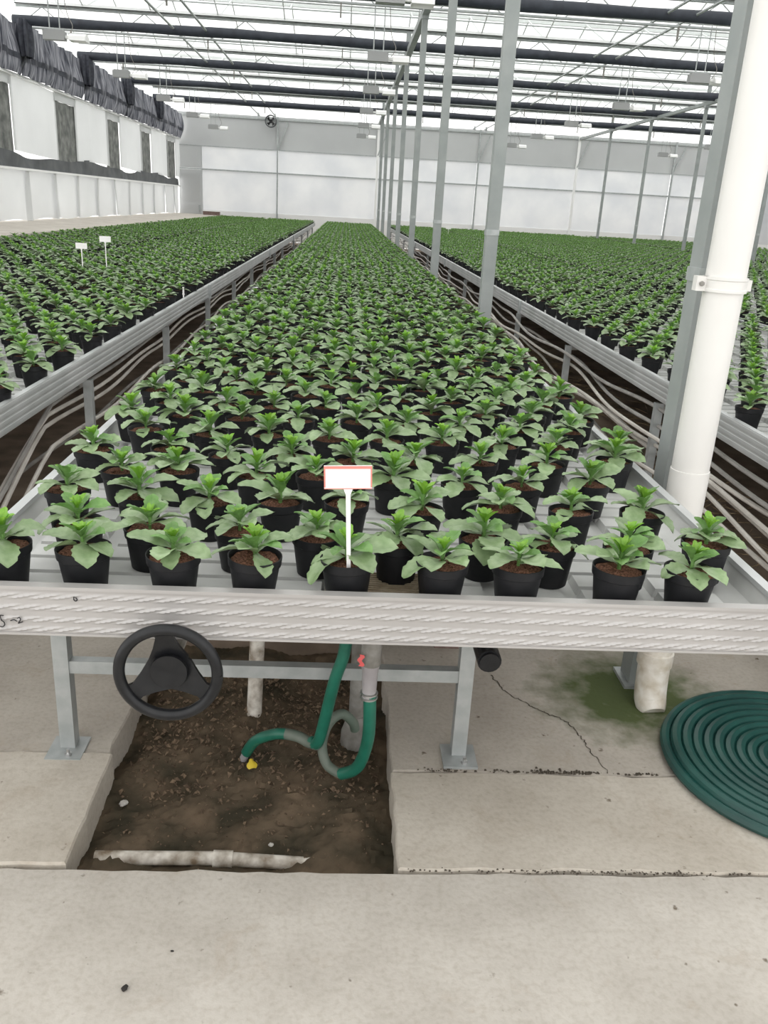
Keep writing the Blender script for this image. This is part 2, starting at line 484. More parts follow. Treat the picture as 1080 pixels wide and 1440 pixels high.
# ---- end wall
wall = struct('wall_back', None, 'end wall of translucent film below a grey panel band', 'wall')
MULX = [-6.4, -2.68, 1.09, 4.93, 8.74, 12.5, XR]
b = MB(); b.box(XL, XR, YB, YB + 0.12, 0, 1.02)
obj('plinth', b.mesh('plinth', 'white'), wall)
for i in range(6):
    x0, x1 = MULX[i], MULX[i + 1]
    b = MB(); b.box(x0 + .01, x1 - .01, YB + 0.03, YB + 0.06, 3.29, 4.42)
    obj('upper_panel', b.mesh('upper_panel', 'band'), wall)
    if i == 0:
        x0 = -5.58
    for z0, z1 in ((1.02, 2.45), (2.49, 3.27)):
        ph = random.uniform(0, 6)
        b = MB().grid(lambda u, v: (x0 + .03 + u * (x1 - x0 - .06), YB + 0.035 + 0.012 * math.sin(5 * u + ph) * math.sin(PI * v), z0 + v * (z1 - z0)), 16, 4)
        obj('film_panel', b.mesh('film_panel', 'film_back', True), wall)
b = MB()
b.box(XL, XR, YB - .02, YB + .03, 2.445, 2.495)
b.box(XL, XR, YB - .01, YB + .03, 3.265, 3.295)
b.box(XL, XR, YB - .03, YB + .03, 4.30, 4.36)
obj('wall_rail', b.mesh('wall_rail', 'galv'), wall)
for i, x in enumerate(MULX[1:-1]):
    w = .045 if i in (1, 3) else .03
    b = MB(); b.box(x - w, x + w, YB - .08, YB - .01, 0, 4.42)
    obj('wall_post', b.mesh('wall_post', 'white' if i in (1, 3) else 'galv'), wall)
    b = MB(); b.bar((x, YB - .06, 3.3), (x + .38, YB - .06, 4.25), .045)
    obj('brace', b.mesh('brace', 'galv'), wall)
door = MB(); door.box(-6.38, -5.52, YB - .03, YB + .05, 0, 2.44)
for z0, z1 in ((.1, 1.2), (1.3, 2.3)):
    door.box(-6.28, -5.62, YB - .042, YB - .03, z0, z1)
do = struct('door_1', door.mesh('door', 'band'), 'plain grey door in the corner of the end wall', 'door')
b = MB(); b.box(-5.66, -5.60, YB - .09, YB - .04, 1.0, 1.18)
obj('door_handle', b.mesh('door_handle', 'galv'), do)
b = MB(); b.box(-6.38, -5.52, YB + .0, YB + .05, 2.5, 3.27)
obj('upper_panel', b.mesh('corner_panel', 'band'), wall)

# ---- left wall: lower film, dark flap band, upper film with mesh windows, gathered black cloth
wl = struct('wall_left', None, 'left wall hung with white film sheets and dark mesh windows', 'wall')
y = 8.0; i = 0
while y < YB - .8:
    y2 = min(y + 2.0, YB - .3)
    ph = random.uniform(0, 6)
    def fn(u, v, y=y, y2=y2, ph=ph):
        z = .88 + v * .95
        e = min(u, 1 - u)
        x = XL + .03 + .05 * math.exp(-e * 16) * (1 if u < .5 else 0) + .012 * math.sin(7 * u + ph + 2 * v) + .03 * (1 - v) * math.sin(3 * u + ph)
        return (x, y + u * (y2 - y), z + (0.02 * math.sin(6 * u + ph) * (1 - v)))
    obj('film_sheet', MB().grid(fn, 24, 6).mesh('film_sheet', 'film', True), wl)
    y = y2 - .32; i += 1
def flap(u, v):
    yy = 8.0 + u * (YB - 8.3)
    w = .30 + .05 * math.sin(yy * .9) + .03 * math.sin(yy * 2.3)
    return (XL + .06 + .03 * math.sin(yy * 4) * v, yy, 1.80 + v * w)
obj('dark_flap', MB().grid(flap, 120, 4).mesh('dark_flap', 'flap', True), wl)
b = MB(); b.box(XL + .06, XL + .11, 8.0, YB - .2, 1.80, 1.84)
obj('wall_rail', b.mesh('left_rail', 'white'), wl)
y = 8.3
win = [8.3 + 4 * k for k in range(7)]
for k, wy in enumerate(win):
    ww = 1.45
    ph = random.uniform(0, 6)
    def fn(u, v, y0=wy + ww, y1=wy + 4, ph=ph):
        z = 2.12 + .03 * math.sin(3 * u + ph) + v * (3.46 - 2.12)
        x = XL + .05 + .02 * math.sin(9 * u + ph) + .04 * math.exp(-abs(u - .35) * 14)
        return (x, y0 + u * (y1 - y0), z)
    if wy + 4 < YB + 1.9:
        obj('film_sheet', MB().grid(lambda u, v: fn(u, v, wy + ww - .10, min(wy + 4.22, YB - .02)), 24, 5).mesh('film_sheet_upper', 'film', True), wl)
    b = MB().grid(lambda u, v: (XL + .02 + .015 * math.sin(14 * u + ph), wy + u * ww, 2.06 + v * 1.22), 14, 3)
    wo = obj('window_%d' % (k + 1), b.mesh('mesh_window', 'mesh', True), wl)
    b = MB(); b.box(XL + .03, XL + .06, wy - .02, wy + ww + .02, 3.28, 3.46)
    obj('window_head', b.mesh('window_head', 'film'), wl)
b = MB(); b.box(XL + .05, XL + .12, 7.0, YB - .1, 3.44, 3.49)
obj('curtain_rail', b.mesh('curtain_rail', 'white'), wl)
# pleated black shade cloth in bays, with gathered bundles at each truss
SCY = [2.05 + 4.0 * k for k in range(8)]
for k in range(1, 8):
    y0, y1 = SCY[k] - .06, (SCY[k + 1] + .06 if k < 7 else YB - .14)
    ph = random.uniform(0, 6)
    def fn(u, v):
        yy = y0 + u * (y1 - y0)
        pl = .05 * math.sin(60 * u + 3 * v + ph) * (.5 + .5 * math.sin(17 * u + ph)) + .03 * math.sin(23 * u - 4 * v)
        top = 4.42 - .10 * u
        return (XL + .16 + pl + .10 * (1 - v) * math.sin(PI * v), yy, 3.48 + v * (top - 3.48))
    net = MB().grid(fn, 150, 8)
    o = tag(obj('shade_cloth', net.mesh('shade_cloth', 'cloth_net', True)),
            'pleated black shade cloth above the left wall, %s bay from the end wall' % ORD[7 - k], 'shade cloth', 'gathered shade cloths on the left wall')
    def fb(u, v):
        a = 2 * PI * u
        r = .12 + .025 * math.sin(7 * a + ph) + .04 * math.sin(PI * v)
        return (XL + .30 + .8 * r * math.cos(a), SCY[k] + r * 1.5 * math.sin(a), 3.78 + v * .62)
    obj('gathered_bundle', MB().grid(fb, 28, 6).mesh('gathered_bundle', 'cloth', True), o)
    def fl(u, v):
        yy = y0 + u * (y1 - y0)
        return (XL + .24 + .03 * math.sin(40 * u + ph), yy, 3.70 + .05 * math.sin(PI * u) + v * .10)
    obj('folded_hem', MB().grid(fl, 60, 2).mesh('folded_hem', 'cloth', True), o)

# ---- right wall, far out
b = MB(); b.box(XR, XR + .06, -2.4, YB, 0.9, 4.4)
struct('wall_right', b.mesh('wall_right', 'film_back'), 'far right side wall of translucent film', 'wall')
b = MB(); b.box(XR, XR + .1, -2.4, YB, -.02, 0.9)
struct('baseboard_right', b.mesh('baseboard_right', 'white'), 'low white plinth under the right film wall', 'plinth')

# ---- roof: glazed bays with lateral ridges, gutters, glazing bars
roof = struct('ceiling', None, 'greenhouse roof of glazed bays with thin glazing bars', 'roof')
RY = [-1.45 + 4.0 * k for k in range(9)] + [YB + .1]
ZG, ZR = 4.78, 5.45
for k in range(len(RY) - 1):
    y0, y1 = RY[k], RY[k + 1]
    ym = (y0 + y1) / 2
    for a, za, c, zc in ((y0, ZG, ym, ZR), (ym, ZR, y1, ZG)):
        b = MB(); b.add([(XL, a, za), (XR, a, za), (XR, c, zc), (XL, c, zc)], [(0, 1, 2, 3)])
        obj('roof_pane', b.mesh('roof_pane', 'glass'), roof)
        b = MB(); x = XL
        while x < XR:
            b.bar((x, a, za - .02), (x, c, zc - .02), .022, .03); x += 1.27
        obj('glazing_bar', b.mesh('glazing_bar', 'gutter'), roof)
    b = MB(); b.box(XL, XR, ym - .03, ym + .03, ZR - .06, ZR + .01)
    obj('ridge_bar', b.mesh('ridge_bar', 'gutter'), roof)
    b = MB(); b.box(XL, XR, y0 - .08, y0 + .08, ZG - .04, ZG - .025); b.box(XL, XR, y0 - .08, y0 - .07, ZG - .04, ZG + .02); b.box(XL, XR, y0 + .07, y0 + .08, ZG - .04, ZG + .02)
    obj('gutter', b.mesh('gutter', 'gutter'), roof)
b = MB(); b.box(XL - .02, XL + .02, 6.5, YB, 4.40, ZG)
obj('side_pane', b.mesh('side_pane', 'glass'), roof)

# ---- lateral lattice trusses at each column row and long rods
for k, cy in enumerate(COLY):
    t = struct('trim_%d' % (k + 2), None, 'lattice roof truss crossing above the benches, %s from the front' % ORD[k], 'truss')
    b = MB(); b.tube([(XL, cy, 4.36), (XR, cy, 4.36)], .022, 6)
    obj('bottom_chord', b.mesh('bottom_chord', 'galv'), t)
    b = MB(); b.tube([(XL, cy, 4.72), (XR, cy, 4.72)], .022, 6)
    obj('top_chord', b.mesh('top_chord', 'galv'), t)
    b = MB(); x = XL; i = 0
    while x < XR - .9:
        b.tube([(x, cy, 4.36), (x + .48, cy, 4.72)], .010, 5); b.tube([(x + .48, cy, 4.72), (x + .96, cy, 4.36)], .010, 5)
        x += 1.92
    obj('web_bars', b.mesh('web_bars', 'galv'), t)
    b = MB(); b.tube([(XL, cy + .9, 4.60), (XR, cy + .9, 4.60)], .020, 6)
    b.tube([(XL, cy + 1.25, 4.56), (XR, cy + 1.25, 4.56)], .012, 6)
    b.tube([(XL, cy + 2.3, 4.66), (XR, cy + 2.3, 4.66)], .012, 6)
    obj('drive_pipe', b.mesh('drive_pipe', 'galv'), t)
    b = MB()
    x = XL + 1.0
    while x < XR:
        b.box(x - .012, x + .012, cy - .02, cy + .02, 4.16, 4.36); x += 2.6
    obj('drop_bracket', b.mesh('drop_bracket', 'galv_old'), t)
rods = [(-3.35, 'left'), (-2.75, 'centre-left'), (4.62, 'right'), (5.05, 'far right')]
for i, (x, w) in enumerate(rods):
    b = MB(); b.tube([(x, -1.0, 4.42), (x, YB - .1, 4.42)], .022, 6)
    yy = 2.05
    while yy < YB:
        b.box(x - .03, x + .03, yy - .04, yy + .04, 4.34, 4.48); yy += 4
    struct('trim_%d' % (10 + i), b.mesh('long_rod', 'galv'), 'long steel rod under the roof running to the end wall, %s one' % ORD[i] + ' from the left', 'rod')
# folded shading screens
for k, cy in enumerate(SCY):
    def fn(u, v):
        a = 2 * PI * v
        x = XL + .1 + u * (XR - XL - .2)
        s = .006 * math.sin(u * 21 + k) + .003 * math.sin(u * 77)
        return (x, cy + .075 * math.cos(a), 4.40 + s + .086 * math.sin(a) * (1 + .06 * math.sin(u * 50)))
    tag(obj('shade_screen', MB().grid(fn, 140, 10).mesh('shade_screen', 'screen', True)),
        'folded black shading screen crossing under the roof, %s from the front' % ORD[k], 'shade screen', 'folded shading screens under the roof')

# ---- columns
def column(x, cy, label, group, w=.09, d=.09):
    t = thing('steel_column', label, 'column', (x, cy, 0), 0, group)
    b = MB(); b.box(-w / 2, w / 2, -d / 2, d / 2, -.02, 4.72)
    obj('shaft', b.mesh('column_shaft', 'column'), t)
    b = MB(); b.box(-.065, .065, -.065, .065, -.02, 0.012)
    obj('base_plate', b.mesh('column_base', 'galv'), t)
    b = MB(); b.box(-.055, .055, -.055, .055, 4.22, 4.27); b.box(-w / 2 - .004, w / 2 + .004, -d / 2 - .004, d / 2 + .004, 1.36, 1.40)
    obj('bracket', b.mesh('column_bracket', 'galv'), t)
    return t
for k, cy in enumerate(COLY):
    column(COLX[0], cy, 'grey square steel column right of the central bench, %s' % ('beside the white drainpipe' if k == 0 else '%s behind the drainpipe' % ORD[k - 1]), 'columns beside the central bench')
for k in range(3, 8):
    column(COLX[1], COLY[k], 'grey steel column among the right-hand benches, %s from the end wall' % ORD[7 - k], 'columns among the right benches', .075, .075)
b = MB(); b.box(COLX[0] - .05, COLX[0] + .05, -1.4, YB - .08, 4.26, 4.37)
struct('trim_14', b.mesh('long_beam', 'column'), 'grey long beam over the column row beside the central bench', 'beam')
b = MB(); b.box(COLX[1] - .04, COLX[1] + .04, -1.4, YB - .08, 4.27, 4.35)
struct('trim_15', b.mesh('long_beam', 'column'), 'grey long beam over the right-hand column row', 'beam')

# ---- wall fan high on the end wall
f = thing('circulation_fan', 'small round dark fan high on the end wall', 'fan', (-2.92, YB - .35, 4.0))
b = MB()
ring = [(.20 * math.cos(2 * PI * i / 24), 0, .24 + .20 * math.sin(2 * PI * i / 24)) for i in range(25)]
b.tube(ring, .02, 6); b.tube([(p[0], .12, p[2]) for p in ring], .02, 6)
obj('guard', b.mesh('fan_guard', 'flap'), f)
for k in range(4):
    b = MB(); a = k * PI / 2 + .4
    b.add([(.03 * math.cos(a + .9), .03, .24 + .03 * math.sin(a + .9)), (.17 * math.cos(a), .03, .24 + .17 * math.sin(a)),
           (.17 * math.cos(a + .7), .08, .24 + .17 * math.sin(a + .7)), (.03 * math.cos(a + 2), .08, .24 + .03 * math.sin(a + 2))], [(0, 1, 2, 3)])
    obj('blade', b.mesh('fan_blade', 'black'), f)
b = MB(); b.cbox((0, .12, .24), (.12, .16, .12)); b.box(-.02, .02, .1, .34, .2, .24)
obj('motor', b.mesh('fan_motor', 'black'), f)

b = MB(); b.box(-.30, .30, -.13, .13, 0, .11); b.box(-.31, .31, -.14, .14, .11, .125)
tag(obj('storage_box', b.mesh('storage_box', 'block'), None, (-5.05, 33.7, .86)), 'small brown box on the concrete ledge beside the end wall', 'box')
# ---- hanging lamps
def lamp_mesh():
    r = MB(); r.tube([(-.10, 0, .12), (-.10, 0, .86)], .009, 6)
    c = MB(); c.tube(smooth_path([(.17, 0, .08), (.24, .01, .2), (.16, .02, .4), (.12, 0, .8)], 5), .006, 5)
    bx = MB(); bx.box(-.19, .13, -.07, .07, 0, .12); bx.box(-.17, .11, -.055, .055, .12, .135)
    rf = MB()
    prof = [(-.16, .0), (-.13, .06), (-.05, .10), (.05, .10), (.13, .06), (.16, .0)]
    vs = [(.20 + yy, x * .8, z) for yy in (0, .25) for x, z in prof]
    n = len(prof)
    rf.add(vs, [(i, i + 1, n + i + 1, n + i) for i in range(n - 1)] + [tuple(range(n)), tuple(range(2 * n - 1, n - 1, -1))])
    rf.box(.12, .21, -.03, .03, .03, .07)
    return (r.mesh('hanging_rod', 'galv'), c.mesh('lamp_cable', 'galv_old'), bx.mesh('ballast_box', 'lamp_box'), rf.mesh('reflector', 'white'))
LM = lamp_mesh()
LROWS = [(-4.45, 'left'), (.42, 'centre'), (5.47, 'right'), (10.65, 'far right')]
for rx, rn in LROWS:
    for j, ly in enumerate([10.55, 14.55, 18.55, 22.55, 26.55, 30.55]):
        if rx > 10 and ly < 26: continue
        if (rn == 'left' or rn == 'right') and j == 0: continue
        kk = j if rn in ('centre',) else j - 1
        if rx > 10: kk = j - 4
        t = thing('hanging_lamp', 'hanging grow lamp with grey ballast box, %s from the front in %s row' % (ORD[kk], rn), 'lamp', (rx, ly, 3.60), 0, 'grow lamps in the %s row' % rn)
        obj('hanging_rod', LM[0], t); obj('hanging_rod', LM[0], t, (.15, 0, 0))
        obj('cable', LM[1], t); obj('ballast_box', LM[2], t); obj('reflector', LM[3], t)

# ================================================================== BENCHES
YF, YE = 1.5, 33.2
HW = 0.86
ZT, ZRB = 0.80, 0.697       # rail top and bottom
ZS = 0.752                  # tray surface
def side_profile():
    pts = [(0, 0)]
    n = 4
    for i in range(n):
        z0 = (i + .12) / n; z1 = (i + .5) / n; z2 = (i + .88) / n
        pts += [(0.0, z0), (.0010, z0 + .02), (.0014, z1), (.0010, z2 - .02), (0.0, z2)]
    pts += [(0, 1)]
    return [(p[0], ZRB + p[1] * (ZT - ZRB)) for p in pts]
def side_rail(sgn, L0, L1):
    b = MB()
    pr = side_profile()
    outer = [(sgn * (HW - .006 + p[0]), p[1]) for p in pr]
    ring = outer + [(sgn * (HW - .030), ZT), (sgn * (HW - .030), ZT - .012), (sgn * (HW - .020), ZT - .012), (sgn * (HW - .020), ZRB)]
    n = len(ring)
    vs = [(x, yy, z) for yy in (L0, L1) for x, z in ring]
    fs = [(i, (i + 1) % n, n + (i + 1) % n, n + i) if sgn < 0 else (i, n + i, n + (i + 1) % n, (i + 1) % n) for i in range(n)]
    fs += [tuple(range(n)), tuple(range(2 * n - 1, n - 1, -1))]
    b.add(vs, fs)
    return b
def tray_mesh(name, detail_to):
    b = MB()
    y0, y1 = YF + .012, YE - .012
    w = HW - .022
    b.box(-w, w, y0, y1, ZS - .036, ZS - .020)
    # upturned inner edges
    for s in (-1, 1):
        b.add([(s * (w - .055), y0, ZS - .020), (s * (w - .055), y1, ZS - .020), (s * (w - .012), y1, ZS - .004), (s * (w - .012), y0, ZS - .004),
               (s * w, y1, ZT - .014), (s * w, y0, ZT - .014)],
              [(0, 3, 2, 1) if s > 0 else (0, 1, 2, 3), (3, 5, 4, 2) if s > 0 else (3, 2, 4, 5)])
    ncol = 9
    pw = (2 * w - .11) / ncol
    yy = y0 + .006
    i = 0
    while yy < y1 - .05:
        L = .068
        if yy > 9: L = .45
        yt = min(yy + L, y1 - .005)
        for c in range(ncol):
            xa = -w + .055 + c * pw + .017; xb = xa + pw - .034
            e = .006
            vs = [(xa, yy, ZS - .020), (xb, yy, ZS - .020), (xb, yt, ZS - .020), (xa, yt, ZS - .020),
                  (xa + e, yy + e * .6, ZS), (xb - e, yy + e * .6, ZS), (xb - e, yt - e * .6, ZS), (xa + e, yt - e * .6, ZS)]
            b.add(vs, [(0, 1, 5, 4), (1, 2, 6, 5), (2, 3, 7, 6), (3, 0, 4, 7), (4, 5, 6, 7)])
        yy = yt + .010
    return b.mesh(name, 'tray')
TRAY = tray_mesh('tray', 9)
RAIL_L = side_rail(-1, YF + .001, YE).mesh('side_rail_mesh', 'alu_side')
RAIL_R = side_rail(1, YF + .001, YE).mesh('side_rail_mesh_r', 'alu_side')
b = MB(); b.box(-HW, HW, -.012, .012, ZRB, ZT); RAIL_E = b.mesh('end_rail', 'alu')
b = MB(); b.box(-.02, .02, -.018, .018, 0, ZRB - .03); LEG = b.mesh('bench_leg', 'galv')
b = MB(); b.box(-.82, .82, -.015, .015, ZRB - .06, ZRB - .03); CROSS = b.mesh('crossbeam', 'galv_old')
b = MB(); b.box(-.012, .012, -.02, .02, ZRB - .01, ZT + .002); JOINT = b.mesh('rail_joint', 'galv')
b = MB(); b.tube([(0, YF + .5, ZRB - .045), (0, YE - .1, ZRB - .045)], .022, 8); ROLL = b.mesh('roller_tube', 'galv_old')

def bench(cx, label, main=False, legs=(-.815, .815), leg0=4.05):
    t = thing('growing_bench', label, 'bench', (cx, 0, 0), 0, 'growing benches')
    obj('tray', TRAY, t)
    obj('side_rail', RAIL_L, t); obj('side_rail', RAIL_R, t)
    obj('end_rail', RAIL_E, t, (0, YE, 0))
    if not main:
        obj('end_rail', RAIL_E, t, (0, YF, 0))
    for x in (-.45, .45):
        obj('roller_tube', ROLL, t, (x, 0, 0))
    yy = leg0
    while yy < YE:
        for x in legs:
            obj('leg', LEG, t, (x, yy, 0))
        obj('crossbeam', CROSS, t, (0, yy, 0))
        yy += 1.84 if yy < 16 else 3.68
    for yy in (7.55, 13.6, 19.7):
        for x in (-HW - .001, HW + .001):
            obj('rail_joint', JOINT, t, (x, yy, 0))
    return t
CX = .085
mainb = bench(CX, 'central growing bench of potted plants with ribbed front rail and handwheel', True, (-.80, .80))
bench(-2.02, 'growing bench of potted plants just left of the central bench')
bench(-3.78, 'outermost left growing bench beside the concrete ledge')
bench(2.415, 'growing bench of potted plants just right of the white drainpipe', leg0=4.1)
bench(4.175, 'second growing bench to the right of the drainpipe')
bench(5.935, 'third growing bench to the right of the drainpipe')
bench(7.695, 'fourth growing bench to the right, left of the second column row')
bench(9.80, 'fifth growing bench to the right, beyond the second column row')
bench(11.56, 'sixth growing bench to the right, at the far edge')
bench(13.32, 'outermost right growing bench at the far edge')

# front rail of the central bench: aluminium ribs, roof reflections shaped as slanted relief
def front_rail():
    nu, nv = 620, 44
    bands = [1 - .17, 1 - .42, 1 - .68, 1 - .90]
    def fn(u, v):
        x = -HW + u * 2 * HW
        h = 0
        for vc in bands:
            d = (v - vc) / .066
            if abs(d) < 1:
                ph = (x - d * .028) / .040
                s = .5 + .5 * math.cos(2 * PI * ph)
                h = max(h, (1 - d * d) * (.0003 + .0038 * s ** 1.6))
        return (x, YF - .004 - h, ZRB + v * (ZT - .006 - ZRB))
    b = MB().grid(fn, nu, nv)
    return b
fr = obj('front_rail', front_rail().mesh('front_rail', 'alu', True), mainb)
fr['label'] = 'pale aluminium front rail with slanted roof reflections shaped as relief'
b = MB(); b.box(-HW, HW, YF - .003, YF + .010, ZRB, ZT - .008)
b.box(-HW, HW, YF - .008, YF + .014, ZT - .007, ZT)
b.box(-HW, HW, YF - .006, YF + .014, ZRB - .003, ZRB + .002)
obj('rail_lip', b.mesh('front_rail_lip', 'alu'), fr)
# handwritten marking on the rail
def ink(name, strokes):
    b = MB()
    for st in strokes:
        b.tube(smooth_path([(-.645 + .00139 * px - CX, YF - .0085, ZT - .00155 * (py - 822)) for px, py in st], 4), .0011, 5)
    return b.mesh(name, 'ink')
o = obj('handwritten_marking', ink('marking', [
    [(7.5, 863), (3, 862.5)], [(3, 862.5), (3.5, 869), (7, 872), (7.5, 876), (4, 879), (1, 878)],
    [(16, 870), (21, 868.5), (25, 870.5)],
    [(26, 866.5), (28.5, 865), (30, 867), (28.5, 870.5), (26.5, 873), (29, 872.5), (33, 871)]]), fr)
o['label'] = 'black handwritten 5-2'
obj('rail_screw', ink('rail_screw', [[(106, 834), (105.5, 838), (108, 840), (110, 838), (108, 835)]]), fr)

# front leg frame of the central bench
for lx in (-.745, .388):
    b = MB(); b.box(-.021, .021, -.021, .021, 0.008, ZRB)
    lg = obj('leg', b.mesh('front_leg', 'galv'), mainb, (lx - CX, 2.10, 0))
    b = MB(); b.box(-.05, .05, -.055, .055, 0, .008)
    fp = obj('foot_plate', b.mesh('foot_plate', 'galv'), lg, (0, -.02, 0))
    b = MB(); b.lathe([(.010, 0), (.010, .008), (.005, .009), (.005, .02)], 6)
    obj('anchor_bolt', b.mesh('anchor_bolt', 'steel'), lg, (.012, -.055, .008))
b = MB(); b.box(-.745 + .021 - CX, .388 - .021 - CX, 2.085, 2.115, .250, .288)
obj('crossbar', b.mesh('crossbar', 'galv'), mainb)
b = MB(); b.box(-.02, .02, -.018, .018, 0, ZRB)
for lx in (-.745, .388):
    obj('leg', b.mesh('rear_leg', 'galv_old'), mainb, (lx - CX, 2.95, 0))
# round black roller end under the right of the rail
b = MB(); b.tube([(.402 - CX, 1.86, .452), (.402 - CX, 2.3, .452)], .031, 18); b.tube([(.402 - CX, 1.852, .452), (.402 - CX, 1.86, .452)], .026, 18); b.box(.39 - CX, .414 - CX, 2.2, 2.24, .48, ZRB)
obj('roller_end', b.mesh('roller_end', 'black'), mainb)['label'] = 'black round tube end under the rail'

# handwheel
hw = thing('handwheel', 'round black three-spoked handwheel in front of the central bench', 'handwheel', (-.315, 1.452, .642))
R0 = .095
b = MB(); b.tube([(R0 * math.cos(2 * PI * i / 56), 0, R0 * math.sin(2 * PI * i / 56)) for i in range(57)], .0115, 12, cap=False)
obj('wheel_rim', b.mesh('wheel_rim', 'black', True), hw)
for a in (95, 215, 328):
    a = math.radians(a)
    d = Vector((math.cos(a), 0, math.sin(a))); n = Vector((-d.z, 0, d.x))
    b = MB()
    st = [(.0, .040, .018), (.025, .038, .016), (.05, .026, .010), (.075, .017, .004), (R0, .022, 0)]
    for yo in (0, .006):
        pass
    vs, fs = [], []
    for r, w, dy in st:
        for yo in (dy, dy + .008):
            vs += [d * r + n * w + Vector((0, yo, 0)), d * r - n * w + Vector((0, yo, 0))]
    for i in range(len(st) - 1):
        o4 = i * 4; p4 = o4 + 4
        fs += [(o4, o4 + 1, p4 + 1, p4), (o4 + 2, p4 + 2, p4 + 3, o4 + 3), (o4, p4, p4 + 2, o4 + 2), (o4 + 1, o4 + 3, p4 + 3, p4 + 1)]
    b.add(vs, fs)
    obj('spoke', b.mesh('spoke', 'black'), hw)
b = MB(); b.tube([(0, .002, 0), (0, .05, 0)], [.036, .032], 20)
obj('hub', b.mesh('hub', 'black', True), hw)
b = MB(); b.tube([(0, .04, 0), (0, .62, 0)], .013, 10); b.box(-.03, .03, .28, .31, -.03, .06)
obj('shaft', b.mesh('wheel_shaft', 'galv_old'), hw)

# ================================================================== DRAINPIPE
dp = thing('drainpipe', 'thick white plastic drainpipe standing beside the grey steel column', 'drainpipe', (1.066, 2.40, 0))
b = MB(); b.lathe([(.055, .80), (.055, 4.74)], 32)
obj('upper_pipe', b.mesh('upper_pipe', 'pvc', True), dp)
b = MB(); b.lathe([(.055, .52), (.0575, .525), (.058, .56), (.058, .81), (.0575, .822), (.055, .823)], 32)
obj('coupling', b.mesh('coupling', 'pvc', True), dp)
b = MB(); b.lathe([(.052, .20), (.052, .53)], 28); b.lathe([(.052, .150), (.057, .153), (.057, .200), (.052, .203)], 28)
obj('lower_pipe', b.mesh('lower_pipe', 'pvc_dirty', True), dp)
b = MB(); b.tube(smooth_path([(0, 0, .20), (0, -.005, .10), (.0, -.02, .03), (.003, -.055, -.002)], 6), [.052] * 13 + [.051, .050, .048, .045, .042, .038], 24)
obj('elbow', b.mesh('elbow', 'pvc_dirty', True), dp)
b = MB()
b.lathe([(.0555, 1.345), (.062, 1.345), (.062, 1.352), (.0595, 1.354), (.0595, 1.376), (.062, 1.378), (.062, 1.385), (.0555, 1.385)], 32)
b.box(-.086, -.054, -.014, .014, 1.345, 1.385); b.box(.054, .072, -.014, .014, 1.35, 1.38)
cl = obj('pipe_clamp', b.mesh('pipe_clamp', 'pvc', True), dp)
b = MB(); b.tube([(-.072, -.022, 1.365), (-.072, .014, 1.365)], .007, 6)
obj('clamp_bolt', b.mesh('clamp_bolt', 'galv_old'), cl)

# ================================================================== HOSES AND PIT ITEMS
hA = thing('garden_hose', 'green garden hose hanging from under the bench into the soil bed', 'hose')
P = smooth_path([(.045, 1.96, .70), (.040, 1.98, .43), (.012, 2.0, .293), (-.024, 2.05, .075), (-.045, 2.08, .045)], 8)
b = MB(); b.tube(P, .017, 12); obj('hose_upper', b.mesh('hose_upper', 'hose', True), hA)
P = smooth_path([(-.030, 2.06, .050), (-.055, 2.085, .040), (-.085, 2.1, .047), (-.125, 2.11, .05)], 8)
b = MB(); b.tube(P, .0165, 12); obj('hose_faded_middle', b.mesh('hose_middle', 'hose_faded', True), hA)
P = smooth_path([(-.120, 2.109, .05), (-.159, 2.12, .040), (-.215, 2.15, -.005), (-.245, 2.165, -.060)], 8)
b = MB(); b.tube(P, .0165, 12); obj('hose_end', b.mesh('hose_end', 'hose', True), hA)
b = MB(); b.tube([(-.243, 2.164, -.055), (-.256, 2.172, -.092)], .0125, 10); obj('nozzle', b.mesh('nozzle', 'pvc_grey', True), hA)

hB = thing('looped_hose', 'green hose clamped to the grey drain fitting and curled in a loop', 'hose')
P = smooth_path([(.106, 1.95, .31), (.110, 1.95, .261), (.111, 1.97, .134), (.088, 2.0, .021), (.043, 2.03, -.028)], 8)
b = MB(); b.tube(P, .0175, 12); obj('hose_body', b.mesh('hose_body', 'hose', True), hB)
P = smooth_path([(.055, 2.025, -.022), (.043, 2.03, -.028), (.001, 2.06, -.018), (-.015, 2.08, .034), (.001, 2.1, .093), (.038, 2.12, .115), (.072, 2.13, .082), (.080, 2.14, .05)], 8)
b = MB(); b.tube(P, .0145, 12); obj('hose_loop', b.mesh('hose_loop', 'hose_faded', True), hB)
b = MB(); b.tube([(.106, 1.95, .285), (.106, 1.95, .36), (.106, 1.95, .385)], [.019, .021, .026], 14)
obj('fitting', b.mesh('drain_fitting', 'pvc_grey', True), hB)
b = MB(); b.tube([(.106, 1.95, .385), (.107, 1.95, .43), (.107, 1.95, .70)], .027, 14)
obj('drain_outlet', b.mesh('drain_outlet', 'galv_old', True), hB)
for z in (.283, .296):
    b = MB(); b.tube([(.106 + .021 * math.cos(a * PI / 8), 1.95 + .021 * math.sin(a * PI / 8), z) for a in range(17)], .0035, 6, cap=False)
    obj('hose_clamp', b.mesh('hose_clamp', 'steel'), hB)
b = MB(); b.grid(lambda u, v: (.085 - .012 * u + .004 * math.sin(9 * v), 1.92 + .004 * u, .392 + .034 * v), 3, 6)
obj('pink_tape', b.mesh('pink_tape', 'pink', True), hB)

t = thing('support_stub', 'grey upright drain post behind the looped hose', 'post', (.09, 2.28, PIT))
b = MB(); b.lathe([(.026, 0), (.026, .72), (.03, .72), (.03, .77)], 14)
obj('stub_pipe', b.mesh('stub_pipe', 'galv_old', True), t)
b = MB(); b.lathe([(.05, 0), (.048, .05), (.035, .09), (.028, .11)], 12)
obj('stub_foot', b.mesh('stub_foot', 'galv_old', True), t)

